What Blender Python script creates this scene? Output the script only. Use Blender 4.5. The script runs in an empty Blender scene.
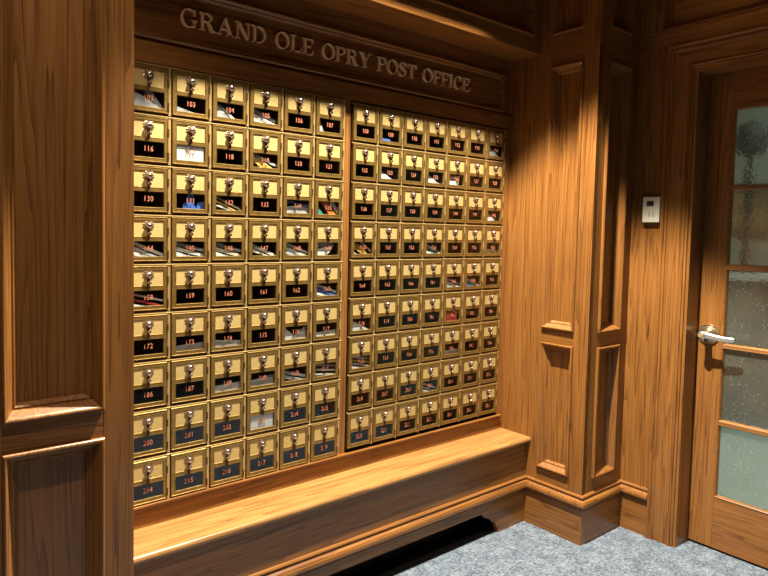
import bpy, bmesh, math, random
from mathutils import Vector, Matrix

random.seed(7)
S = 1.4            # metres per layout unit
ZF = -1.355        # floor height in layout units
sc = bpy.context.scene
COL = sc.collection

def V(x, y, z):
    return Vector((x * S, y * S, (z - ZF) * S))

# ------------------------------------------------------------------ camera
yaw, pitch, roll = 0.66683726, -0.05552269, 0.01991637
ca, sa = math.cos(yaw), math.sin(yaw)
fwd = Vector((sa * math.cos(pitch), ca * math.cos(pitch), math.sin(pitch)))
rt = Vector((ca, -sa, 0)); up = rt.cross(fwd)
R_ = math.cos(roll) * rt + math.sin(roll) * up
U_ = -math.sin(roll) * rt + math.cos(roll) * up
cam_d = bpy.data.cameras.new('camera')
cam = bpy.data.objects.new('camera', cam_d); COL.objects.link(cam)
M3 = Matrix((R_, U_, -fwd)).transposed()
cam.matrix_world = Matrix.Translation(V(-0.36511795, -1.40011126, -0.36850079)) @ M3.to_4x4()
cam_d.sensor_fit = 'HORIZONTAL'; cam_d.sensor_width = 36
cam_d.lens = 625.116 / 768 * 36
cam_d.shift_x = (384 - 351.229) / 768
cam_d.shift_y = (267.382 - 288) / 768
cam_d.clip_start = 0.02
sc.camera = cam

# ------------------------------------------------------------------ world, lights, exposure
w = bpy.data.worlds.new('world'); sc.world = w; w.use_nodes = True
w.node_tree.nodes['Background'].inputs[0].default_value = (1.0, 0.86, 0.72, 1)
w.node_tree.nodes['Background'].inputs[1].default_value = 0.01
sc.view_settings.view_transform = 'Standard'; sc.view_settings.look = 'None'
sc.view_settings.gamma = 1.0; sc.view_settings.use_curve_mapping = False
sc.view_settings.exposure = 0.0

def spot(name, x, y, z, watts, colour, deg, blend, radius, tx=0, ty=0):
    d = bpy.data.lights.new(name, 'SPOT'); d.energy = watts; d.color = colour
    d.spot_size = math.radians(deg); d.spot_blend = blend; d.shadow_soft_size = radius
    o = bpy.data.objects.new(name, d); COL.objects.link(o); o.location = V(x, y, z)
    dirv = Vector((tx, ty, -1)).normalized()
    o.rotation_euler = dirv.to_track_quat('-Z', 'Y').to_euler()
    return o
spot('ceiling_spot', 0.745, -0.466, 1.15, 1550, (1.0, 0.88, 0.69), 66.4, 0.22, 0.03)
spot('ceiling_spot', -0.25, -1.10, 1.15, 135, (1.0, 0.83, 0.64), 100, 0.35, 0.03)
spot('ceiling_spot', 1.10, -1.35, 1.15, 130, (1.0, 0.88, 0.72), 56, 0.35, 0.03)

# ------------------------------------------------------------------ materials
def new_mat(name):
    m = bpy.data.materials.new(name); m.use_nodes = True
    nt = m.node_tree; b = nt.nodes['Principled BSDF']
    return m, nt, b
def N(nt, t, **kw):
    n = nt.nodes.new(t)
    for k, v in kw.items(): setattr(n, k, v)
    return n
def ramp(nt, fac, stops):
    r = N(nt, 'ShaderNodeValToRGB'); nt.links.new(fac, r.inputs[0])
    e = r.color_ramp.elements
    while len(e) < len(stops): e.new(0.5)
    for i, (p, c) in enumerate(stops): e[i].position = p; e[i].color = (*c, 1)
    return r.outputs[0]
def mth(nt, op, a, b=None):
    n = N(nt, 'ShaderNodeMath', operation=op)
    for i, v in enumerate((a, b)):
        if v is None: continue
        if isinstance(v, (int, float)): n.inputs[i].default_value = v
        else: nt.links.new(v, n.inputs[i])
    return n.outputs[0]

def wood(axis, light=(0.285, 0.122, 0.030), dark=(0.080, 0.026, 0.006), rough=0.34, name='oak'):
    m, nt, b = new_mat('%s_grain_along_%s' % (name, axis))
    tc = N(nt, 'ShaderNodeTexCoord'); sp = N(nt, 'ShaderNodeSeparateXYZ')
    nt.links.new(tc.outputs['Object'], sp.inputs[0])
    cb = N(nt, 'ShaderNodeCombineXYZ')
    order = {'x': (1, 2, 0), 'y': (0, 2, 1), 'z': (0, 1, 2)}[axis]
    for i, s_ in enumerate(order): nt.links.new(sp.outputs[s_], cb.inputs[i])
    oi = N(nt, 'ShaderNodeObjectInfo')
    off = N(nt, 'ShaderNodeCombineXYZ')
    nt.links.new(mth(nt, 'MULTIPLY_ADD', oi.outputs['Random'], 3.7), off.inputs[0])
    nt.links.new(mth(nt, 'MULTIPLY', oi.outputs['Random'], 11.3), off.inputs[1])
    nt.links.new(mth(nt, 'MULTIPLY', oi.outputs['Random'], 23.1), off.inputs[2])
    add = N(nt, 'ShaderNodeVectorMath', operation='ADD')
    nt.links.new(cb.outputs[0], add.inputs[0]); nt.links.new(off.outputs[0], add.inputs[1])
    def mapped(s, rot=(0, 0, 0)):
        mp = N(nt, 'ShaderNodeMapping'); mp.inputs['Scale'].default_value = s
        mp.inputs['Rotation'].default_value = rot
        nt.links.new(add.outputs[0], mp.inputs[0]); return mp.outputs[0]
    # growth rings: low-frequency noise stretched along the board, banded
    n1 = N(nt, 'ShaderNodeTexNoise'); n1.inputs['Scale'].default_value = 1.0; n1.inputs['Detail'].default_value = 2.5
    n1.inputs['Roughness'].default_value = 0.45
    nt.links.new(mapped((13, 13, 0.42)), n1.inputs['Vector'])
    band = mth(nt, 'FRACT', mth(nt, 'MULTIPLY', n1.outputs['Fac'], 16.0))
    tri = mth(nt, 'POWER', band, 2.6)
    # pores
    n2 = N(nt, 'ShaderNodeTexNoise'); n2.inputs['Scale'].default_value = 1.0; n2.inputs['Detail'].default_value = 3
    nt.links.new(mapped((380, 380, 7)), n2.inputs['Vector'])
    n3 = N(nt, 'ShaderNodeTexNoise'); n3.inputs['Scale'].default_value = 1.0; n3.inputs['Detail'].default_value = 2
    nt.links.new(mapped((60, 60, 2.0)), n3.inputs['Vector'])
    f = mth(nt, 'ADD', mth(nt, 'MULTIPLY', tri, 0.60), mth(nt, 'MULTIPLY', mth(nt, 'SUBTRACT', n2.outputs['Fac'], 0.38), 1.3))
    f = mth(nt, 'ADD', f, mth(nt, 'MULTIPLY', mth(nt, 'SUBTRACT', n3.outputs['Fac'], 0.5), 0.9))
    mid = tuple(0.6 * a + 0.4 * c for a, c in zip(light, dark))
    c = ramp(nt, f, [(0.0, light), (0.45, mid), (1.0, dark)])
    nt.links.new(c, b.inputs['Base Color'])
    b.inputs['Roughness'].default_value = rough
    b.inputs['Specular IOR Level'].default_value = 0.45
    bp = N(nt, 'ShaderNodeBump'); bp.inputs['Strength'].default_value = 0.12; bp.inputs['Distance'].default_value = 0.001
    nt.links.new(f, bp.inputs['Height']); bp.invert = True
    nt.links.new(bp.outputs[0], b.inputs['Normal'])
    return m
WX, WY, WZ = wood('x'), wood('y'), wood('z')
BENCH = wood('x', (0.40, 0.21, 0.068), (0.15, 0.060, 0.017), 0.3, 'lit_oak')  # same oak, lightened to carry the stronger light on the bench

def simple(name, col, rough=0.5, metal=0.0, **kw):
    m, nt, b = new_mat(name)
    b.inputs['Base Color'].default_value = (*col, 1); b.inputs['Roughness'].default_value = rough
    b.inputs['Metallic'].default_value = metal
    for k, v in kw.items(): b.inputs[k].default_value = v
    return m
def noisy(name, c0, c1, scale, rough=0.5, metal=0.0, bump=0.0, dist=0.001, lo=.35, hi=.65):
    m, nt, b = new_mat(name)
    tc = N(nt, 'ShaderNodeTexCoord'); n = N(nt, 'ShaderNodeTexNoise')
    oi = N(nt, 'ShaderNodeObjectInfo'); ad = N(nt, 'ShaderNodeVectorMath', operation='ADD')
    nt.links.new(tc.outputs['Object'], ad.inputs[0]); nt.links.new(oi.outputs['Location'], ad.inputs[1])
    n.inputs['Scale'].default_value = scale; n.inputs['Detail'].default_value = 3
    nt.links.new(ad.outputs[0], n.inputs['Vector'])
    nt.links.new(ramp(nt, n.outputs['Fac'], [(lo, c0), (hi, c1)]), b.inputs['Base Color'])
    b.inputs['Roughness'].default_value = rough; b.inputs['Metallic'].default_value = metal
    if bump:
        bp = N(nt, 'ShaderNodeBump'); bp.inputs['Strength'].default_value = bump; bp.inputs['Distance'].default_value = dist
        nt.links.new(n.outputs['Fac'], bp.inputs['Height']); nt.links.new(bp.outputs[0], b.inputs['Normal'])
    return m
BRASS = noisy('brushed_brass', (0.25, 0.155, 0.042), (0.33, 0.21, 0.06), 60, 0.40, 0.7, 0.1)
BRASS_L = noisy('pebbled_brass', (0.46, 0.335, 0.12), (0.65, 0.49, 0.20), 420, 0.55, 0.3, 0.6, 0.0010)
BRASS_S = simple('polished_brass', (0.62, 0.44, 0.18), 0.35, 0.6)
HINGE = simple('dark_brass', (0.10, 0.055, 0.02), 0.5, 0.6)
CHROME = simple('worn_nickel', (0.62, 0.56, 0.55), 0.25, 1.0)
NICKEL = simple('satin_nickel', (0.78, 0.78, 0.80), 0.3, 0.9)
BODY = simple('dark_box_metal', (0.085, 0.080, 0.058), 0.5, 0.1)
NUM = simple('orange_numerals', (0.52, 0.18, 0.10), 0.5)
GOLD = simple('brass_lettering', (0.98, 0.72, 0.40), 0.35, 0.05)
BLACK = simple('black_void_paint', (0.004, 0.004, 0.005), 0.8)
WHITE = simple('cream_plastic', (0.80, 0.78, 0.66), 0.45)
SCREEN = simple('dark_screen', (0.05, 0.035, 0.04), 0.25)
GREY = simple('grey_print', (0.32, 0.31, 0.30), 0.5)
PAPER = {
    'white': simple('white_paper', (0.80, 0.82, 0.85), 0.6),
    'grey': simple('grey_paper', (0.50, 0.51, 0.56), 0.6),
    'cream': simple('cream_paper', (0.78, 0.70, 0.56), 0.6),
    'yellow': simple('manila_paper', (0.72, 0.46, 0.12), 0.6),
    'blue': simple('blue_print', (0.08, 0.20, 0.72), 0.4),
    'teal': simple('teal_print', (0.05, 0.33, 0.36), 0.4),
    'orange': simple('orange_print', (0.75, 0.24, 0.05), 0.5),
    'red': simple('red_print', (0.45, 0.05, 0.04), 0.5),
}
# window glass of the boxes: clear, with ordinary Fresnel reflection
def clear_glass():
    m, nt, b = new_mat('clear_window_glass')
    nt.nodes.remove(b); out = nt.nodes['Material Output']
    t = N(nt, 'ShaderNodeBsdfTransparent'); t.inputs[0].default_value = (0.93, 0.95, 0.95, 1)
    g = N(nt, 'ShaderNodeBsdfGlossy'); g.inputs['Roughness'].default_value = 0.08
    lw = N(nt, 'ShaderNodeLayerWeight'); lw.inputs['Blend'].default_value = 0.5
    fr = mth(nt, 'MULTIPLY_ADD', mth(nt, 'POWER', lw.outputs['Facing'], 5.0), 0.96); fr.node.inputs[2].default_value = 0.04
    mx = N(nt, 'ShaderNodeMixShader')
    nt.links.new(fr, mx.inputs[0]); nt.links.new(t.outputs[0], mx.inputs[1]); nt.links.new(g.outputs[0], mx.inputs[2])
    nt.links.new(mx.outputs[0], out.inputs[0]); return m
GLASS = clear_glass()
def seeded_glass():
    m, nt, b = new_mat('seeded_door_glass')
    tc = N(nt, 'ShaderNodeTexCoord')
    vo = N(nt, 'ShaderNodeTexVoronoi'); vo.inputs['Scale'].default_value = 95
    nt.links.new(tc.outputs['Object'], vo.inputs['Vector'])
    no = N(nt, 'ShaderNodeTexNoise'); no.inputs['Scale'].default_value = 22; no.inputs['Detail'].default_value = 2
    nt.links.new(tc.outputs['Object'], no.inputs['Vector'])
    sx = N(nt, 'ShaderNodeSeparateXYZ'); nt.links.new(vo.outputs['Color'], sx.inputs[0])
    rad = mth(nt, 'MULTIPLY', mth(nt, 'POWER', sx.outputs[0], 3.0), 0.22)
    seed = mth(nt, 'LESS_THAN', vo.outputs['Distance'], rad)
    nt.links.new(ramp(nt, seed, [(0.4, (0.80, 0.88, 0.80)), (0.6, (0.95, 0.93, 0.85))]), b.inputs['Base Color'])
    nt.links.new(mth(nt, 'MULTIPLY_ADD', seed, -0.6), b.inputs['Transmission Weight']); b.inputs['Transmission Weight'].links[0].from_node.inputs[2].default_value = 0.95
    h = mth(nt, 'ADD', mth(nt, 'MULTIPLY', seed, 0.5), no.outputs['Fac'])
    bp = N(nt, 'ShaderNodeBump'); bp.inputs['Strength'].default_value = 0.45; bp.inputs['Distance'].default_value = 0.003
    nt.links.new(h, bp.inputs['Height']); nt.links.new(bp.outputs[0], b.inputs['Normal'])
    b.inputs['Roughness'].default_value = 0.08; b.inputs['Coat Weight'].default_value = 0.3
    b.inputs['IOR'].default_value = 1.45
    return m
SEEDED = seeded_glass()
def carpet():
    m, nt, b = new_mat('woven_grey_carpet')
    tc = N(nt, 'ShaderNodeTexCoord')
    def ns(s, scale=(1, 1, 1), det=2):
        mp = N(nt, 'ShaderNodeMapping'); mp.inputs['Scale'].default_value = scale
        nt.links.new(tc.outputs['Object'], mp.inputs[0])
        n = N(nt, 'ShaderNodeTexNoise'); n.inputs['Scale'].default_value = s; n.inputs['Detail'].default_value = det
        nt.links.new(mp.outputs[0], n.inputs['Vector']); return n.outputs['Fac']
    a = ns(120, (2.6, 0.5, 1)); c = ns(120, (0.5, 2.6, 1)); d = ns(14, (1, 1, 1), 1)
    f = mth(nt, 'ADD', mth(nt, 'MULTIPLY', mth(nt, 'ADD', a, c), 0.42), mth(nt, 'MULTIPLY', d, 0.16))
    nt.links.new(ramp(nt, f, [(0.40, (0.050, 0.060, 0.080)), (0.5, (0.125, 0.160, 0.212)), (0.60, (0.23, 0.28, 0.345))]), b.inputs['Base Color'])
    b.inputs['Roughness'].default_value = 0.95; b.inputs['Specular IOR Level'].default_value = 0.1
    bp = N(nt, 'ShaderNodeBump'); bp.inputs['Strength'].default_value = 0.6; bp.inputs['Distance'].default_value = 0.004
    nt.links.new(f, bp.inputs['Height']); nt.links.new(bp.outputs[0], b.inputs['Normal'])
    return m
CARPET = carpet()
PALE = noisy('pale_green_wall_paint', (0.36, 0.39, 0.31), (0.42, 0.45, 0.37), 4, 0.8)
PLASTER = noisy('ceiling_paint', (0.16, 0.10, 0.06), (0.18, 0.12, 0.07), 5, 0.85)
BROWN = simple('dark_brown_cabinet_paint', (0.09, 0.065, 0.04), 0.5)

# ------------------------------------------------------------------ mesh builder (layout units in, metres out)
class MB:
    def __init__(s): s.v = []; s.f = []
    def add(s, vs, fs):
        n = len(s.v); s.v += [tuple(p) for p in vs]; s.f += [tuple(i + n for i in f) for f in fs]; return s
    def box(s, x0, x1, y0, y1, z0, z1):
        return s.add([(x, y, z) for x in (x0, x1) for y in (y0, y1) for z in (z0, z1)],
                     [(0, 1, 3, 2), (4, 6, 7, 5), (0, 4, 5, 1), (2, 3, 7, 6), (0, 2, 6, 4), (1, 5, 7, 3)])
    def prism(s, poly, fr, d):      # poly: 2D points; fr: function (a, b, depth) -> point
        n = len(poly)
        vs = [fr(a, b, 0) for a, b in poly] + [fr(a, b, d) for a, b in poly]
        fs = [tuple(range(n)), tuple(range(2 * n - 1, n - 1, -1))]
        fs += [(i, (i + 1) % n, n + (i + 1) % n, n + i) for i in range(n)]
        return s.add(vs, fs)
    def loops(s, rings, cap0=False, cap1=False, closed=True):
        n = len(rings[0]); vs = [p for r in rings for p in r]; fs = []
        for k in range(len(rings) - 1):
            for i in range(n if closed else n - 1):
                j = (i + 1) % n
                fs.append((k * n + i, k * n + j, (k + 1) * n + j, (k + 1) * n + i))
        if cap0: fs.append(tuple(range(n)))
        if cap1: fs.append(tuple(range((len(rings) - 1) * n, len(rings) * n)))
        return s.add(vs, fs)
    def build(s, name, mat, parent=None, origin=None, bevel=0, smooth=False):
        top = parent is None
        if origin is None:
            origin = parent['_o'] if parent is not None else (sum(v[0] for v in s.v) / len(s.v), sum(v[1] for v in s.v) / len(s.v), min(v[2] for v in s.v))
        o3 = Vector(origin)
        me = bpy.data.meshes.new(name)
        me.from_pydata([((Vector(v) - o3) * S)[:] for v in s.v], [], s.f)
        bm = bmesh.new(); bm.from_mesh(me)
        bmesh.ops.recalc_face_normals(bm, faces=bm.faces)
        if bevel:
            ed = [e for e in bm.edges if len(e.link_faces) == 2 and e.calc_face_angle(0) > 0.6]
            bmesh.ops.bevel(bm, geom=ed, offset=bevel * S, segments=2, profile=0.5, affect='EDGES', clamp_overlap=True)
        if smooth:
            for f in bm.faces: f.smooth = True
        bm.to_mesh(me); bm.free()
        if smooth:
            try: me.set_sharp_from_angle(angle=math.radians(40))
            except Exception: pass
        me.materials.append(mat)
        o = bpy.data.objects.new(name, me); COL.objects.link(o)
        if top: o.location = V(*origin)
        else: o.parent = parent
        o['_o'] = list(origin)
        return o
def tag(o, label=None, cat=None, group=None, kind=None):
    if label: o['label'] = label
    if cat: o['category'] = cat
    if group: o['group'] = group
    if kind: o['kind'] = kind
    return o
def empty(name, x, y, z):
    o = bpy.data.objects.new(name, None); COL.objects.link(o); o.location = V(x, y, z)
    o['_o'] = [x, y, z]; o.empty_display_size = 0.05; return o
def struct(o): o['kind'] = 'structure'; return o
def bx(name, mat, x0, x1, y0, y1, z0, z1, parent=None, bevel=0.0):
    return MB().box(x0, x1, y0, y1, z0, z1).build(name, mat, parent, bevel=bevel)

# frames of reference for vertical faces: (a along, b up, h outwards)
def plane_y(y):   # faces -y
    return lambda a, b, h: (a, y - h, b)
def plane_x(x):   # faces -x ; a is y
    return lambda a, b, h: (x - h, a, b)
PROFILE = [(0, -.004), (0, .0065), (.0015, .0085), (.004, .0090), (.0062, .0078), (.0085, .0050), (.0160, -.0070), (.0168, -.0100), (.0186, -.0104),
           (.0202, -.0096), (.0256, -.0170), (.0262, -.0205)]
def rect_sweep(mb, fr, a0, a1, b0, b1, prof):
    rings = []
    for s_, h in prof:
        rings.append([fr(a0 + s_, b0 + s_, h), fr(a1 - s_, b0 + s_, h), fr(a1 - s_, b1 - s_, h), fr(a0 + s_, b1 - s_, h)])
    n = len(prof); vs = [p for r in rings for p in r]; fs = []
    for k in range(n - 1):
        for i in range(4):
            j = (i + 1) % 4; fs.append((k * 4 + i, k * 4 + j, (k + 1) * 4 + j, (k + 1) * 4 + i))
    mb.add(vs, fs)
def fbox(mb, fr, a0, a1, b0, b1, h0, h1):
    vs = [fr(a, b, h) for a in (a0, a1) for b in (b0, b1) for h in (h0, h1)]
    return mb.add(vs, [(0, 1, 3, 2), (4, 6, 7, 5), (0, 4, 5, 1), (2, 3, 7, 6), (0, 2, 6, 4), (1, 5, 7, 3)])
def panelling(parent, fr, wv, wh, a0, a1, s0, s1, zs, panels, th=.02, bev=.0006, step=()):
    """Stiles a0..s0 and s1..a1, rails at heights zs, panels (b0, b1) with a mitred moulding each."""
    for q in ((a0, s0), (s1, a1)):
        for i, (b0, b1) in enumerate(((zs[0][0], step[0]), (step[0], zs[-1][1])) if step else ((zs[0][0], zs[-1][1]),)):
            m = MB(); fbox(m, fr, q[0], q[1], b0, b1, -th, 0.002 * i); m.build('stile', wv, parent, bevel=bev)
    for b0, b1 in zs:
        if step and b1 > step[0] > b0:
            m = MB(); fbox(m, fr, s0, s1, b0, step[0], -th, -.0003); m.build('rail', wh, parent, bevel=bev)
            m = MB(); fbox(m, fr, s0, s1, step[0], b1, -th, .002); m.build('rail', wh, parent, bevel=bev)
        else:
            m = MB(); fbox(m, fr, s0, s1, b0, b1, -th, -.0003); m.build('rail', wh, parent, bevel=bev)
    for b0, b1 in panels:
        m = MB(); rect_sweep(m, fr, s0, s1, b0, b1, PROFILE); m.build('moulding', wv, parent)
        m = MB(); fbox(m, fr, s0 + .006, s1 - .006, b0 + .006, b1 - .006, -.027, -.0195); m.build('panel', wv, parent)

# ------------------------------------------------------------------ key positions
XR = 1.435; YH = -.113; YP = -.3275; XD = 1.67; XDOOR = 1.752
ZC = 1.18          # ceiling
RW, RH = .0962, .11028; LW, LH = .1, .1117
BX1 = .7 + .02756  # start of the right block
YC = -2.7; XL = -1.3

# ------------------------------------------------------------------ room shell
struct(bx('floor', CARPET, XL, 1.78, YC, .12, ZF - .05, ZF))
struct(bx('ceiling', PLASTER, XL, 1.80, YC, .14, ZC, ZC + .05))
struct(bx('wall_left', WZ, XL - .05, XL, YC, YP, ZF, ZC))
struct(bx('wall_rear', WZ, XL, 1.80, YC - .05, YC, ZF, ZC))
# mailbox wall: backing, rails round the box banks
wb = struct(empty('wall_back', .7, 0, ZF))
bx('backing', WZ, -.02, XR + .02, .128, .14, ZF, ZC, wb)
bx('top_rail', WX, 0, XR, -.004, .02, .0015, .048, wb, .001)
bx('bottom_rail', WX, 0, XR, -.004, .128, -1.0575, -1.0095, wb, .0005)
bx('stile', WZ, .7015, .7245, -.001, .128, -1.0075, -.0, wb, .001)
bx('stile', WZ, 1.4035, XR, -.001, .128, -1.0075, .0, wb, .001)
bx('box_ceiling', WX, 0, XR, .02, .128, .0015, .02, wb)
# narrow ledge under the boxes
struct(bx('trim_1', WX, 0, XR - .016, -.013, .0, -1.0095, -1.0035, None, .002))

# left front pilaster (faces the room), with its return towards the boxes
wl = struct(empty('trim_2', -.12, YP, ZF))
ZR = [(ZF, -1.148), (-.7215, -.6735), (.1855, .287), (.95, ZC)]
PN = [(-1.148, -.7215), (-.6735, .1855), (.287, .95)]
panelling(wl, plane_y(YP), WZ, WX, -.262, .0045, -.1995, -.0462, ZR, PN, step=(.2345,))
bx('return_board', WZ, -.02, -.0005, YP + .02, .128, ZF, ZC, wl)
bx('return_board', WZ, -.262, -.242, YP + .02, .128, ZF, ZC, wl)
struct(bx('wall_back_left', WZ, XL, -.262, -.3, -.28, ZF, ZC))

# right return wall and pilaster
wr = struct(empty('wall_right', XR, -.2, ZF))
bx('return_board', WZ, XR, XR + .02, YH + .0008, .128, ZF, .27, wr)
panelling(wr, plane_x(XR), WZ, WY, YP, YH, -.2775, -.1585, ZR, PN, step=(.2345,))
pf = struct(empty('trim_3', 1.55, YP, ZF))
panelling(pf, plane_y(YP), WZ, WX, XR + .0002, XD, 1.4868, 1.6175, ZR, PN, step=(.2345,))

# header above the alcove with raised panels, soffit below it
hd = struct(empty('trim_4', .72, YH, .235))
HP = plane_y(YH)
m = MB(); fbox(m, HP, 0, XR, .237, .287, -.02, 0); m.build('rail', WX, hd, bevel=.001)
m = MB(); fbox(m, HP, 0, XR, .95, ZC, -.02, 0); m.build('rail', WX, hd)
xs = [(.048, .70), (.745, 1.388)]
prev = 0
for a0, a1 in xs:
    m = MB(); fbox(m, HP, prev, a0, .287, .95, -.02, 0); m.build('stile', WZ, hd)
    m = MB(); rect_sweep(m, HP, a0, a1, .287, .95, PROFILE); m.build('moulding', WX, hd)
    m = MB(); fbox(m, HP, a0 + .006, a1 - .006, .293, .944, -.027, -.0195); m.build('panel', WX, hd)
    prev = a1
m = MB(); fbox(m, HP, prev, XR, .287, .95, -.02, 0); m.build('stile', WZ, hd)
bx('soffit', WX, 0, XR, YH + .0205, .03, .2372, .26, hd)

struct(bx('shade_block', WX, 0, XR, -.2350, YH - .001, .546, ZC, None, .003))  # unseen block added to keep the ceiling spot off the header front

# door wall
dw = struct(empty('wall_door_side', XD, -.4, ZF))
bx('wall_board', WZ, XD + .0003, XDOOR + .03, -.4285, YP + .02, ZF, .2927 - .05, dw)
bx('wall_board', WY, XD + .0003, XDOOR + .03, -.5125, -.4285, .15, .2398, dw)
bx('wall_board', WY, XD + .0003, XDOOR + .03, -1.25, -.5125, .1565, .2398, dw)
bx('wall_board', WZ, XD + .0003, XDOOR + .03, YC, -1.25, ZF, .2398, dw)
bx('wall_board', WZ, XD + .0303, XDOOR + .03, -.5115, -.4285, ZF, .15, dw)
DWP = plane_x(XD)
m = MB(); fbox(m, DWP, YC, YP, .2400, .2927, -.05, .0015); m.build('rail', WY, dw, bevel=.0008)
m = MB(); fbox(m, DWP, -.401, YP, .2929, .95, -.05, .001); m.build('stile', WZ, dw)
m = MB(); rect_sweep(m, DWP, -1.25, -.401, .2929, .95, PROFILE); m.build('moulding', WY, dw)
m = MB(); fbox(m, DWP, -1.244, -.407, .299, .944, -.05, -.0195); m.build('panel', WY, dw)
m = MB(); fbox(m, DWP, YC, -1.25, .2929, .95, -.05, .001); m.build('stile', WZ, dw)
m = MB(); fbox(m, DWP, YC, YP, .95, ZC, -.05, .001); m.build('rail', WY, dw)

# bench front with its scalloped cut-out
bf = struct(empty('trim_5', .7, YH, ZF))
def sc_edge(x, sgn):   # ogee bracket profile from the top of the opening down to the floor
    pts = [(0, -1.2715), (.004, -1.2735), (.012, -1.284), (.022, -1.290), (.034, -1.2925), (.042, -1.297), (.048, -1.306),
           (.056, -1.311), (.066, -1.313), (.072, -1.320), (.076, -1.332), (.086, -1.340), (.086, ZF)]
    return [(x + sgn * a, b) for a, b in pts]
left = sc_edge(.233, -1); right = sc_edge(1.202, 1)
poly_r = right + [(XR, ZF), (XR, -1.2715)]
poly_l = [(0, -1.2715), (0, ZF)] + list(reversed(left))
m = MB()
HB = plane_y(YH)
m.prism(poly_r, lambda a, b, d: HB(a, b, .004 - d), .018); m.prism(poly_l, lambda a, b, d: HB(a, b, .004 - d), .018)
fbox(m, HB, 0, XR, -1.2715, -1.238, -.014, .004)
m.build('base_board', WX, bf)
m = MB(); fbox(m, HB, 0, XR, -1.238, -1.0785, -.014, 0); m.build('front_board', WX, bf)
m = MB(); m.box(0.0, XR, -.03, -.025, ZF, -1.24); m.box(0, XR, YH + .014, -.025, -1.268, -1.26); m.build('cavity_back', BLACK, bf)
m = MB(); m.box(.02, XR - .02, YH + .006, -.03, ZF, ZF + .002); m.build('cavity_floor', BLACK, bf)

# base moulding and skirting boards
MP = [(0, -1.194), (.005, -1.1955), (.0075, -1.199), (.0065, -1.203), (.004, -1.2055), (.006, -1.208), (.0125, -1.2125), (.016, -1.219),
      (.0165, -1.226), (.0135, -1.2315), (.0085, -1.2345), (.0065, -1.2365), (.008, -1.239), (.0075, -1.242), (.004, -1.2445), (0, -1.2445)]
def path_sweep(mb, path, prof):   # path in plan, outwards = left of travel
    n = len(path); rings = []
    for i, p in enumerate(path):
        def nrm(a, b):
            d = Vector((b[0] - a[0], b[1] - a[1])).normalized(); return Vector((d.y, -d.x))
        n0 = nrm(path[i - 1], p) if i else None
        n1 = nrm(p, path[i + 1]) if i < n - 1 else None
        if n0 is None: k = n1
        elif n1 is None: k = n0
        else: k = (n0 + n1) / (1 + n0.dot(n1))
        rings.append([(p[0] + k.x * h, p[1] + k.y * h, z) for h, z in prof])
    mb.loops(rings, True, True, closed=True)
def mould_run(name, path, board=True):
    o = MB(); path_sweep(o, path, MP); o = struct(o.build(name, WX if abs(path[0][0] - path[1][0]) > .01 else WY)); return o
mould_run('baseboard_bench', [(0, YH), (XR, YH), (XR, YP), (XD, YP), (XD, -.4288)])
mould_run('baseboard_left', [(-.262, YP), (.0, YP), (.0, YH - .0005)])
def skirt(name, mat, pts):
    m = MB(); path_sweep(m, pts, [(0, -1.2445), (.006, -1.2445), (.006, ZF), (0, ZF)]); return struct(m.build(name, mat))
skirt('baseboard_right', WY, [(XR, YH - .0045), (XR, YP), ])
skirt('baseboard_pilaster', WX, [(XR - .006, YP), (XD, YP)])
skirt('baseboard_door_side', WY, [(XD, YP - .0062), (XD, -.4288)])

# door casing, jamb and the door
cs = struct(empty('trim_6', XD, -.5, ZF))
CP = [(0, 0), (0, .012), (.002, .015), (.006, .0155), (.010, .013), (.0115, .0095), (.015, .0115), (.019, .0115), (.0215, .008), (.024, .0065),
      (.066, .0065), (.0675, .0095), (.071, .0115), (.0745, .010), (.076, .0055), (.079, .0065), (.0825, .0055), (.0835, 0)]
def casing(lo, hi, mat):
    mb = MB(); rings = []
    for s_, h in CP:
        r = [(XD - h, -.4290 - s_, ZF), (XD - h, -.4290 - s_, .2394 - s_), (XD - h, -1.2515 + s_, .2394 - s_), (XD - h, -1.2515 + s_, ZF)]
        rings.append(r[lo:hi])
    mb.loops(rings, closed=False); mb.build('casing', mat, cs)
casing(0, 2, WZ); casing(1, 3, WY); casing(2, 4, WZ)
bx('jamb', WZ, XD, XDOOR + .03, -.5205, -.5122, ZF, .1556, cs)
bx('jamb', WZ, XD, XDOOR + .03, -1.17, -1.1615, ZF, .1556, cs)
bx('head_jamb', WY, XD, XDOOR + .03, -1.1612, -.5208, .147, .1556, cs)

door = struct(empty('door_1', XDOOR, -.84, ZF))
DT = .028; DB = -1.347; DTOP = .145; y0, y1 = -.5228, -1.159; g0, g1 = -.594, -1.088
bx('stile', WZ, XDOOR, XDOOR + DT, g0, y0, DB, DTOP, door, .0008)
bx('stile', WZ, XDOOR, XDOOR + DT, y1, g1, DB, DTOP, door, .0008)
bx('rail', WY, XDOOR + .0003, XDOOR + DT, g1, g0, DB, -1.1834, door, .0005)
bx('rail', WY, XDOOR + .0003, XDOOR + DT, g1, g0, .0362, DTOP, door, .0005)
levels = [(.0362, -.2045), (-.208, -.4498), (-.457, -.6989), (-.703, -.9409), (-.9476, -1.1834)]
GP = [(-.0005, -.006), (0, .001), (.002, .0018), (.0038, .0), (.0062, -.005), (.0072, -.009)]
DP = plane_x(XDOOR)
for i, (t, b) in enumerate(levels):
    t2 = t; b2 = b
    m = MB(); rect_sweep(m, DP, g1, g0, b2, t2, GP); m.build('glazing_bead', WY, door)
    m = MB(); fbox(m, DP, g1 + .004, g0 - .004, b2 + .004, t2 - .004, -.0145, -.0095); m.build('glass_pane', SEEDED, door)
    if i: # muntin core between the lites
        m = MB(); fbox(m, DP, g1, g0, t2 - .001, levels[i - 1][1] + .001, -.022, .0012); m.build('muntin', WY, door, bevel=.0008)
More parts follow.
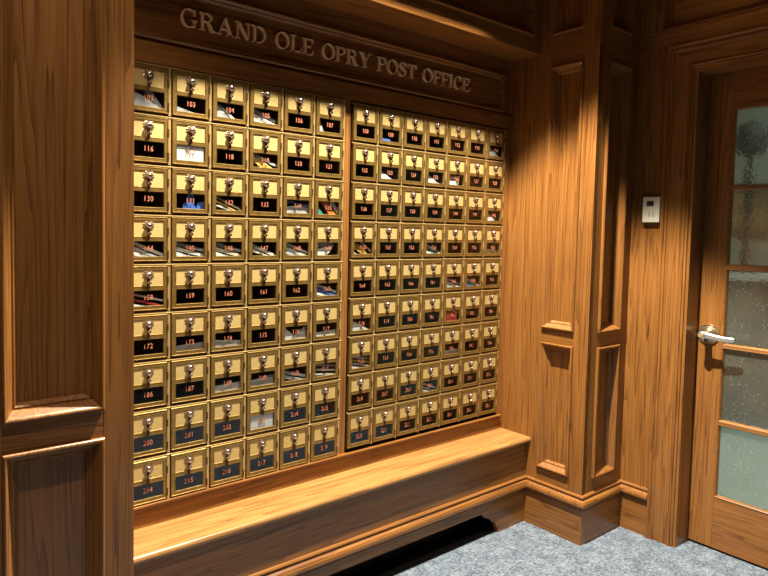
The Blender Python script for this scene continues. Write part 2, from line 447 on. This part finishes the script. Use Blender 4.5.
# lever handle
hc = (-.5545, -.668)
def disc(mb, x, cy, cz, prof, seg=40):    # revolve around the x axis; prof: (radius, outward)
    rings = [[(x - h, cy + r * math.cos(2 * math.pi * k / seg), cz + r * math.sin(2 * math.pi * k / seg)) for k in range(seg)] for r, h in prof]
    mb.loops(rings, True, True)
m = MB(); disc(m, XDOOR, *hc, [(.0325, -.0005), (.0325, .003), (.031, .0048), (.028, .0052), (.0255, .0042), (.022, .0062), (.017, .0075), (.014, .0105), (.0125, .018), (.0001, .018)])
rose = m.build('door_handle', simple('antique_brass', (0.42, 0.33, 0.2), .28, .9), door, smooth=True)
m = MB(); disc(m, XDOOR - .017, *hc, [(.0105, 0), (.0105, .026), (.0125, .030), (.0125, .036), (.009, .040), (.0001, .040)]); m.build('handle_neck', NICKEL, rose, smooth=True)
m = MB(); rings = []
for k in range(13):
    t = k / 12; cy = hc[0] - .006 - .084 * t; cz = hc[1] + .002 - .006 * math.sin(t * 2.2); rx = .0062 - .0015 * t; rz = .0105 - .0030 * t
    if k == 12: rx *= .6; rz *= .7
    cx = XDOOR - .049 + .006 * t
    rings.append([(cx + rx * math.cos(a), cy, cz + rz * math.sin(a)) for a in [2 * math.pi * j / 16 for j in range(16)]])
m.loops(rings, True, True); m.build('lever', NICKEL, rose, smooth=True)
m = MB(); disc(m, XDOOR - .055, *hc, [(.0052, 0), (.0052, .0035), (.0001, .0035)], 20); m.build('key_cylinder', BRASS_S, rose)

# ------------------------------------------------------------------ hallway beyond the glass door
struct(bx('floor_hall', noisy('pale_hall_floor', (.40, .47, .42), (.46, .53, .48), 6, .7), 1.78, 4.6, -3.2, 1.0, ZF - .05, ZF - .002))
struct(bx('wall_hall_back', PALE, 4.6, 4.65, -3.2, 1.0, ZF, ZC))
struct(bx('wall_hall_left', PALE, 1.80, 4.6, 1.0, 1.05, ZF, ZC))
struct(bx('wall_hall_right', PALE, 1.80, 4.6, -3.25, -3.2, ZF, ZC))
struct(bx('ceiling_hall', PALE, 1.80, 4.6, -3.2, 1.0, ZC, ZC + .05))
ct = empty('hall_counter', 3.6, -1.1, ZF)
tag(ct, 'dark brown counter seen blurred through the lower panes of the glazed door', 'counter')
bx('cabinet_body', BROWN, 3.35, 3.85, -2.1, .9, ZF, -.58, ct)
bx('worktop', simple('white_worktop', (.8, .82, .8), .3), 3.31, 3.9, -2.15, .95, -.58, -.545, ct, .004)
for i in range(4):
    bx('cabinet_door', noisy('mottled_brown', (.05, .04, .028), (.20, .13, .06), 3, .5), 3.335, 3.35, -2.0 + i * .72, -1.32 + i * .72, ZF + .08, -.62, ct, .004)
d = bpy.data.lights.new('hall_lamp', 'AREA'); d.energy = 70; d.size = 1.2; d.color = (.95, 1, .93)
o = bpy.data.objects.new('hall_lamp', d); COL.objects.link(o); o.location = V(2.9, -1.2, ZC - .02)

# blurred things standing in the hall
fl = empty('table_lamp', 3.48, -.03, -.545)
tag(fl, 'dark blurred lamp on the hall counter seen through the topmost door pane', 'lamp')
def lathe_z(mb, cx, cy, prof, seg=24):
    mb.loops([[(cx + r * math.cos(2 * math.pi * k / seg), cy + r * math.sin(2 * math.pi * k / seg), z) for k in range(seg)] for r, z in prof], True, True)
m = MB(); lathe_z(m, 3.48, -.03, [(.07, -.545), (.07, -.53), (.03, -.51), (.02, -.46), (.016, -.2), (.016, .10)]); m.build('lamp_stem', BLACK, fl)
m = MB(); lathe_z(m, 3.48, -.03, [(.05, .10), (.075, .14), (.085, .20), (.07, .25), (.03, .275), (.01, .28)]); m.build('lamp_shade', simple('dark_shade', (.02, .025, .02), .7), fl)
pf2 = empty('wall_picture', 4.59, .2, -.35)
tag(pf2, 'brown blurred picture on the hall wall seen through the second door pane', 'picture')
bx('frame', BROWN, 4.57, 4.598, -.35, .75, -.34, .02, pf2, .005)
bx('canvas', noisy('mottled_ochre', (.12, .09, .03), (.28, .20, .08), 3, .7), 4.562, 4.572, -.31, .71, -.30, -.02, pf2)

# ------------------------------------------------------------------ bench top
m = MB(); ring = []
prof = [(0.0, -1.0575), (-.121, -1.0575), (-.1265, -1.0588), (-.1295, -1.0625), (-.1300, -1.0675), (-.1285, -1.0725), (-.1245, -1.0765), (-.119, -1.0783), (0, -1.0783)]
m.loops([[(x, y, z) for y, z in prof] for x in (.0006, XR - .0006)], True, True)
bench = m.build('bench_top', BENCH, origin=(.7, -.06, -1.0783), smooth=True)
tag(bench, 'long varnished oak bench shelf with rounded front edge below the brass mailboxes', 'bench')

# ------------------------------------------------------------------ sign
sg = empty('wall_sign', .72, 0, .04)
tag(sg, 'long carved oak sign board with raised brass capitals above the mailboxes', 'sign')
SP = plane_y(0)
m = MB(); fbox(m, SP, 0.0006, XR - .0006, .0485, .2365, -.012, -.006); m.build('sign_board', WX, sg)
m = MB(); rect_sweep(m, SP, .043, 1.392, .056, .1845, [(-.0005, -.006), (0, .004), (.002, .006), (.005, .006), (.008, .003), (.0095, .001), (.013, .001), (.0165, -.002), (.018, -.006)])
m.build('frame_moulding', WX, sg)

def arc(cx, cy, rx, ry, a0, a1, tx, ty, n=22):
    out, inn = [], []
    for k in range(n + 1):
        a = math.radians(a0 + (a1 - a0) * k / n)
        out.append((cx + rx * math.cos(a), cy + ry * math.sin(a))); inn.append((cx + (rx - tx) * math.cos(a), cy + (ry - ty) * math.sin(a)))
    return [[out[i], out[i + 1], inn[i + 1], inn[i]] for i in range(n)]
def rc(x0, x1, y0, y1): return [[(x0, y0), (x1, y0), (x1, y1), (x0, y1)]]
TK, TN = .115, .045
def stem(x, top=True, bot=True, y0=0, y1=1, t=TK, sw=.085):
    r = rc(x, x + t, y0, y1)
    if bot: r += rc(x - sw, x + t + sw, y0, y0 + TN)
    if top: r += rc(x - sw, x + t + sw, y1 - TN, y1)
    return r
def letter(ch):
    if ch == 'O': return arc(.42, .5, .42, .515, 0, 360, TK, TN * .9, 40), .84
    if ch == 'C': return arc(.42, .5, .42, .515, 48, 318, TK, TN * .9, 34) + rc(.66, .72, .66, 1.0) + [[(.66, .70), (.72, .66), (.72, .86), (.62, .9)]] + [[(.69, .14), (.75, .3), (.71, .3), (.62, .12)]], .76
    if ch == 'G': return arc(.42, .5, .42, .515, 48, 318, TK, TN * .9, 34) + rc(.66, .72, .66, 1.0) + rc(.62, .62 + TK, .03, .42) + rc(.54, .85, .38, .38 + TN), .86
    if ch == 'D': return stem(.09) + arc(.36, .5, .42, .5, -90, 90, TK, TN, 24) + rc(.09, .37, 0, TN) + rc(.09, .37, 1 - TN, 1), .80
    if ch == 'P': return stem(.09) + arc(.36, .735, .31, .265, -90, 90, TK, TN, 18) + rc(.2, .37, .47, .47 + TN) + rc(.2, .37, 1 - TN, 1), .68
    if ch == 'R': return stem(.09) + arc(.36, .745, .29, .255, -90, 90, TK, TN, 18) + rc(.2, .37, .49, .49 + TN) + rc(.2, .37, 1 - TN, 1) + [[(.36, .53), (.50, .50), (.72, .06), (.56, .02)]] + rc(.58, .84, 0, TN), .82
    if ch == 'N': return stem(.10, t=.06) + [[(.06, 1), (.24, 1), (.78, 0), (.66, 0)]] + stem(.70, True, False, t=.06), .86
    if ch == 'A': return [[(.08, 0), (.14, 0), (.43, .93), (.40, 1)], [(.40, 1), (.48, 1), (.80, 0), (.62, 0), (.385, .78)]] + rc(.2, .6, .30, .30 + TN) + rc(0, .24, 0, TN) + rc(.54, .88, 0, TN), .88
    if ch == 'L': return stem(.09) + rc(.1, .66, 0, TN) + [[(.60, 0), (.66, 0), (.68, .32), (.65, .32)]], .68
    if ch == 'E': return stem(.09) + rc(.1, .66, 0, TN) + rc(.1, .64, 1 - TN, 1) + rc(.2, .5, .49, .49 + TN) + rc(.47, .50, .44, .60) + [[(.60, 0), (.66, 0), (.69, .30), (.66, .30)], [(.60, 1), (.64, 1), (.65, .72), (.62, .72)]], .70
    if ch == 'F': return stem(.09) + rc(.1, .62, 1 - TN, 1) + rc(.2, .5, .49, .49 + TN) + rc(.47, .50, .44, .60) + [[(.57, 1), (.62, 1), (.65, .76), (.62, .76)]], .64
    if ch == 'T': return stem(.30, False, True) + rc(.03, .72, 1 - TN, 1) + [[(.03, 1), (.08, 1), (.05, .70), (.02, .70)], [(.67, 1), (.72, 1), (.73, .70), (.70, .70)]], .75
    if ch == 'I': return stem(.09), .33
    if ch == 'Y': return stem(.34, False, True, 0, .46) + [[(.10, 1), (.28, 1), (.49, .42), (.34, .42)], [(.68, 1), (.74, 1), (.49, .42), (.43, .46)]] + rc(.02, .34, 1 - TN, 1) + rc(.60, .84, 1 - TN, 1), .80
    if ch == 'S':
        pts = [(.52, .80, .04), (.48, .90, .05), (.38, .975, .055), (.28, .985, .06), (.17, .94, .09), (.11, .84, .12), (.11, .74, .14), (.18, .65, .155), (.29, .56, .165),
               (.41, .46, .165), (.49, .37, .15), (.51, .27, .13), (.49, .16, .11), (.41, .06, .08), (.30, .018, .055), (.18, .03, .05), (.09, .11, .045), (.05, .24, .035)]
        q = []
        sides = []
        for i, (x, y, t) in enumerate(pts):
            a = pts[max(0, i - 1)]; b = pts[min(len(pts) - 1, i + 1)]
            d = Vector((b[0] - a[0], b[1] - a[1])).normalized(); n = Vector((-d.y, d.x)) * t / 2
            sides.append(((x + n.x, y + n.y), (x - n.x, y - n.y)))
        for i in range(len(sides) - 1): q.append([sides[i][0], sides[i + 1][0], sides[i + 1][1], sides[i][1]])
        return q + rc(.52, .55, .70, 1.0) + rc(.03, .06, 0, .30), .62
    return [], .38
TEXT = 'GRAND OLE OPRY POST OFFICE'
tot = sum(letter(c)[1] + .09 for c in TEXT) - .09
CH = .0405; XS, XE = .2235, 1.217
kx = (XE - XS) / tot
x = XS
for c in TEXT:
    polys, adv = letter(c)
    if polys:
        m = MB()
        for p in polys:
            m.prism(p, lambda a, b, d, x=x: (x + a * kx, .006 - d, .1003 + b * CH), .0085)
        m.build('letter', GOLD, sg)
    x += (adv + .09) * kx

# ------------------------------------------------------------------ thermostat
th = empty('thermostat', XD, -.3978, -.316)
tag(th, 'small cream wall thermostat with a dark screen on the oak wall beside the door', 'thermostat')
bx('body', WHITE, XD - .013, XD, -.4255, -.3700, -.3160, -.2335, th, .002)
bx('screen', SCREEN, XD - .0136, XD - .012, -.4065, -.3835, -.2630, -.2470, th)
for yy in (-.3905, -.4035):
    m = MB()
    fr = lambda a, b, d, yy=yy: (XD - .0128 - d, yy - a, -.2895 + b)
    for q in arc(0, .0045, .0040, .0045, -110, 90, .0016, .0016, 10) + arc(0, -.0045, .0040, .0045, -90, 110, .0016, .0016, 10): m.prism(q, fr, .0006)
    m.build('button', GREY, th)

# ------------------------------------------------------------------ mailboxes
def lathe_y(mb, cx, cz, prof, seg=16, star=0):     # revolve around -y; prof (radius, out)
    rings = []
    for r, h in prof:
        rg = []
        for k in range(seg):
            rr = r * (1 + (star if k % 2 else 0)) if star else r
            a = 2 * math.pi * k / seg; rg.append((cx + rr * math.cos(a), -h, cz + rr * math.sin(a)))
        rings.append(rg)
    mb.loops(rings, True, True)
def frame_plane(a, b, h): return (a, -h, b)
W0, H0 = LW, LH
def mailbox_proto():
    r = bpy.data.objects.new('mailbox', None); COL.objects.link(r); r['_o'] = [0, 0, 0]
    # local: x 0..W, z 0..-H, y 0 = front of bank, -y towards the room
    x0, x1 = .0022, .0912
    # box body, open at the front
    m = MB(); t = .001
    a0, a1, b0, b1, yb = .006, .0935, -.1075, -.006, .112
    m.box(a0, a0 + t, .001, yb, b0, b1); m.box(a1 - t, a1, .001, yb, b0, b1); m.box(a0 + t, a1 - t, .001, yb, b0, b0 + t); m.box(a0 + t, a1 - t, .001, yb, b1 - t, b1); m.box(a0, a1, yb - t, yb, b0, b1)
    m.build('box_body', BODY, r)
    # surrounding case: sloped ledge above the door, strips at the sides, dark ring painted as the shadow gap around the door
    m = MB()
    m.prism([(.0012, -.0002), (-.0046, -.0030), (-.0046, -.0048), (.0012, -.0050)], lambda a, b, d: (.0002 + d, a, b), W0 - .0004)
    m.box(.0932, .0990, -.0036, .0010, -H0 + .0006, -.0052)
    m.build('case_edge', BRASS_S, r)
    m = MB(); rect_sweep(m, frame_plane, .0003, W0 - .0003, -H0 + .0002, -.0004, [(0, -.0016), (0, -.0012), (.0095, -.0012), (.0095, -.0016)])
    m.build('gap_shadow', HINGE, r)
    # door frame: flat brass bezel with two openings
    m = MB(); yf = -.0050
    zt, zb = -.0068, -H0 + .0048
    ox0, ox1 = .0125, .0835; p0, p1 = -.0155, -.0520; g0_, g1_ = -.0615, -.0975
    th_ = .0075
    for q in ((x0, ox0, zb, zt), (ox1, x1, zb, zt), (ox0, ox1, p0, zt), (ox0, ox1, g0_, p1), (ox0, ox1, zb, g1_)):
        m.box(q[0], q[1], yf, yf + th_, q[2], q[3])
    fr = m.build('door_frame', BRASS, r)
    m = MB()
    IB = [(-.0008, .0045), (-.0006, .0054), (.0002, .0052), (.0012, .0030)]
    rect_sweep(m, frame_plane, ox0, ox1, p1, p0, IB); rect_sweep(m, frame_plane, ox0, ox1, g1_, g0_, [(-.0008, .0045), (-.0006, .0054), (.0002, .0052), (.0010, .0030)])
    rect_sweep(m, frame_plane, x0, x1, zb, zt, [(-.0002, -.001), (-.0002, .0045), (.0006, .0056), (.0016, .0056), (.0020, .0049)])
    m.build('frame_bead', BRASS, r)
    m = MB(); m.box(ox0 + .0003, ox1 - .0003, -.0036, .001, p1 + .0003, p0 - .0003); m.build('front_plate', BRASS_L, r)
    m = MB(); m.box(ox0 + .0003, ox1 - .0003, -.0034, -.0026, g1_ + .0003, g0_ - .0003); m.build('window_pane', GLASS, r)
    cx, cz = .0475, -.0265
    m = MB(); lathe_y(m, cx, cz, [(.0106, .0036), (.0106, .0044), (.0090, .0050), (.0060, .0054)], 24, .30); di = m.build('dial', simple('dial_metal', (.34, .24, .15), .35, .85), r)
    m = MB(); lathe_y(m, cx, cz, [(.0045, .005), (.0045, .0070), (.0058, .0080), (.0063, .0100), (.0052, .0125), (.0030, .0136), (.0001, .0138)], 20); m.build('knob', CHROME, di, smooth=True)
    m = MB(); m.box(cx - .0030, cx + .0022, -.0078, -.001, -.0625, -.036); m.build('latch', HINGE, r)
    m = MB(); lathe_y(m, cx + .0012, -.0445, [(.0036, .004), (.0044, .0075), (.0044, .0095), (.0032, .0118), (.0001, .0126)], 16); m.build('latch_knob', CHROME, r, smooth=True)
    for (h0, h1) in ((-.030, -.047), (-.083, -.101)):
        m = MB()
        rings = [[(.0925 + .0026 * math.cos(a), -.0045 - .0026 * math.sin(a), z) for a in [2 * math.pi * j / 10 for j in range(10)]] for z in (h0, h1)]
        m.loops(rings, True, True)
        m.build('hinge', HINGE, r)
    return r
proto = mailbox_proto()
kids = list(proto.children)
WIN = (.0125, .0835, -.0975, -.0615)

def number_mesh(txt):
    c = bpy.data.curves.new('n', 'FONT'); c.body = txt; c.size = 1; c.align_x = 'CENTER'; c.extrude = 0.03; c.offset = 0.0; c.resolution_u = 3
    c.space_character = 1.12
    o = bpy.data.objects.new('n', c); COL.objects.link(o)
    dg = bpy.context.evaluated_depsgraph_get(); dg.update()
    me = bpy.data.meshes.new_from_object(o.evaluated_get(dg)); bpy.data.objects.remove(o); bpy.data.curves.remove(c)
    hgt = .0125; k = hgt / .73
    # glyph plane -> x/z plane
    me.transform(Matrix(((k * .82 * S, 0, 0, 0), (0, 0, -k * .5 * S, 0), (0, k * S, 0, 0), (0, 0, 0, 1))))
    me.materials.clear(); me.materials.append(NUM)
    return me

MAIL_DESC = {}
def describe(n):
    kinds = MAIL.get(n)
    return 'empty dark window' if not kinds else 'mail showing in its window'
# mail: number -> list of (what, colour, polygon in window coordinates a 0..1 right, b 0..1 up, depth, lean)
def slant(n=3, col=('white', 'grey', 'white'), a=1.0, top=.95, right=.15, th=.26, gap=.30, w=.9):
    out = []
    for i in range(n):
        b0 = top - gap * i * 1.1
        out.append(('envelope', col[i % len(col)], [(-.05, b0 - th), (-.05, b0), (a, b0 - w + (.03)), (a - .02, b0 - w - th * .6)], .010 + .007 * (n - 1 - i), .5))
    return out
def low(n=2, cols=('white', 'grey'), h=.32, tilt=.08):
    return [('envelope', cols[i % len(cols)], [(-.05, -.15), (-.05, h - i * .17 - .02), (1.0 - i * .05, h - i * .17 + tilt), (1.05, -.15)], .030 - .010 * i, .35) for i in range(n)]
def tri(col='white', h=.7, w=.9, kind='envelope', dep=.012):
    return [(kind, col, [(-.06, -.2), (-.06, h), (.08, h - .06), (w, -.05), (w, -.2)], dep, .25)]
def card(col='white', top=1.1, x1=.97):
    return [('card', col, [(.02, -.2), (.02, top), (x1, top), (x1, -.2)], .001, .0)]
MAIL = {
 102: tri('grey', .95, .98, dep=.012) + [('envelope', 'grey', [(.35, 1.0), (.62, 1.02), (1.0, -.05), (.90, -.1)], .026, .3)],
 103: tri('grey', .35, .85), 104: tri('grey', .85, .55) + [('envelope', 'white', [(.05, .9), (.15, .9), (.75, -.02), (.62, -.05)], .024, .4)],
 105: slant(3, ('grey', 'white', 'cream'), top=1.05, w=.75), 107: tri('grey', .9, .25), 109: card('blue', .2, .5) , 114: tri('grey', .9, .9),  # grey piece in 107 stands for glare on an empty window
 117: card('white'), 119: [('magazine', 'yellow', [(-.05, .55), (-.05, 1.0), (.55, .35), (.95, -.1), (.4, -.1)], .014, .4)] + slant(1, ('grey',), top=1.1, w=.8) ,
 123: tri('white', .7, .75), 125: tri('white', .8, .85), 126: [('envelope', 'white', [(.0, .1), (.05, .75), (.85, .9), (.65, .05), (.45, -.15)], .012, .3)],
 131: [('magazine', 'blue', [(.22, -.1), (.25, .35), (.38, .42), (.42, 1.05), (.62, 1.05), (.62, .3), (.78, -.1)], .012, .2), ('magazine', 'blue', [(.72, -.1), (.72, .4), (.95, .55), (1.0, -.1)], .02, .2)],
 132: slant(3, ('cream', 'yellow', 'white'), top=1.05, w=.95, th=.13, gap=.26), 134: low(2, ('white', 'grey'), .5, .15) + slant(1, ('blue',), top=.95, w=.3, th=.12),
 135: [('magazine', 'teal', [(-.05, .1), (-.05, .8), (.25, .1), (.25, -.1), (.0, -.15)], .012, .3), ('magazine', 'orange', [(.15, 1.05), (.45, 1.05), (.9, .0), (.6, -.1)], .018, .4), ('envelope', 'white', [(.55, 1.05), (.8, 1.05), (1.03, .4), (1.03, .1), (.95, .1)], .026, .4)],
 142: tri('white', .9, .75),
 144: slant(3, ('white', 'grey', 'white'), top=1.05), 145: slant(3, ('grey', 'white', 'white'), top=1.0, w=.55), 146: slant(3, ('grey', 'cream', 'white'), top=1.0, w=.6),
 147: slant(2, ('white', 'cream'), top=.95), 148: slant(3, ('white', 'white', 'grey'), top=1.08, w=.8), 149: [('envelope', 'white', [(-.05, -.1), (-.05, .45), (.85, .8), (.6, .2), (.3, -.12)], .012, .4), ('envelope', 'grey', [(.0, .6), (.1, .9), (.7, 1.0), (.9, .8)], .024, .3)],
 150: [('magazine', 'yellow', [(-.02, .5), (-.02, 1.0), (.35, .75), (.85, -.1), (.6, -.1)], .012, .4), ('envelope', 'white', [(-.05, -.1), (-.05, .25), (.35, -.12)], .008, .4), ('envelope', 'cream', [(.4, 1.0), (.55, 1.0), (1.0, .3), (.95, .15)], .022, .4)],
 153: slant(3, ('white', 'teal', 'white'), top=1.0, w=.9), 156: low(1, ('white',), .45, -.1),
 158: slant(3, ('white', 'red', 'white'), top=.85, w=.55, th=.14), 163: slant(3, ('white', 'blue', 'white'), top=1.05, w=.75),
 168: slant(3, ('grey', 'white', 'grey'), top=1.0, w=.7), 169: slant(3, ('white', 'teal', 'blue'), top=.95, w=.85),
 173: low(1, ('grey',), .35), 174: low(2, ('white', 'grey'), .5, -.2), 176: tri('white', .9, .6) + [('envelope', 'white', [(.2, -.1), (.95, .9), (.97, -.1)], .022, .3)], 177: low(2, ('white', 'white'), .3, .1),
 178: tri('white', .85, .98), 182: card('red', .9, .8),
 188: low(2, ('white', 'white'), .4, .05), 189: low(2, ('white', 'grey'), .4, .25), 190: slant(2, ('white', 'grey'), top=.85, w=.6, th=.25), 191: slant(3, ('grey', 'white', 'white'), top=.95, w=.3, th=.14),
 192: slant(4, ('white', 'yellow', 'grey', 'white'), top=1.05, w=.4, th=.16, gap=.25), 196: low(1, ('white',), .35, .0),
 203: card('white', 1.0, .95), 209: slant(3, ('white', 'grey', 'white'), top=.95, w=.8, th=.16),
}
ORD = ['top', 'second', 'third', 'fourth', 'fifth', 'sixth', 'seventh', 'eighth', 'bottom']
def place_box(n, x, z, sx, sz, row, col, bank):
    r = proto.copy(); COL.objects.link(r); r.location = V(x, -.0035, z); r.scale = (sx, 1, sz)
    desc = 'mail behind its window' if n in MAIL else 'a dark empty window'
    r['label'] = 'brass mailbox numbered %d with %s, %s row of the %s bank' % (n, desc, ORD[row], bank)
    r['category'] = 'mailbox'; r['group'] = 'brass mailboxes set into the oak wall'
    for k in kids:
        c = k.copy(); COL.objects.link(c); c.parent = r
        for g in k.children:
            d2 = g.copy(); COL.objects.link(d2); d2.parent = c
    nm = bpy.data.objects.new('number', number_mesh(str(n))); COL.objects.link(nm); nm.parent = r
    nm.location = (.0470 * S, -.0040 * S, -.0835 * S)
    # mail
    items = MAIL.get(n, [])
    for i, (kind, colr, poly, dep, lean) in enumerate(items):
        wx0, wx1, wz0, wz1 = WIN
        mb = MB(); pts = []
        zfl = -.1060
        for a, b in poly:
            dd = dep * .22; pa = min(max(wx0 + a * (wx1 - wx0) + dd * .6, .0075), .0925); pb = max(wz0 + b * (wz1 - wz0), zfl)
            pts.append((pa, pb))
        mb.prism(pts, lambda a, b, d: (x + a * sx, -.0035 - .0018 + dep * .22 + max(b - wz0, 0) * lean * .3 + d, z + b * sz), .0016)
        o = mb.build(kind, PAPER[colr])
        cn = {'yellow': 'manila', 'blue': 'blue', 'teal': 'teal', 'orange': 'orange', 'red': 'red'}.get(colr, colr)
        same = [q for q in items if q[0] == kind and q[1] == colr]
        if len(same) > 1:
            pos = [q for q in same].index(items[i])
            which = ['upper', 'lower', 'lowest'][min(pos, 2)] if len(same) < 3 else ['uppermost', 'middle', 'lowest'][min(pos, 2)]
            lab = '%s %s %s behind the window of mailbox %d' % (which, cn, kind, n)
        else:
            lab = '%s %s lying behind the window of mailbox %d' % (cn, kind, n)
        tag(o, lab, 'mail', 'mail inside the mailboxes')
for row in range(9):
    for i in range(7):
        n = 101 + 14 * row + i
        place_box(n, i * LW, -row * LH, 1, 1, row, i, 'left')
        place_box(n + 7, BX1 + i * RW, .0015 - .0042 - row * RH, RW / LW, RH / LH, row, i, 'right')
for k in kids:
    for g in list(k.children): bpy.data.objects.remove(g)
    bpy.data.objects.remove(k)
bpy.data.objects.remove(proto)
for o in bpy.data.objects:
    if '_o' in o: del o['_o']
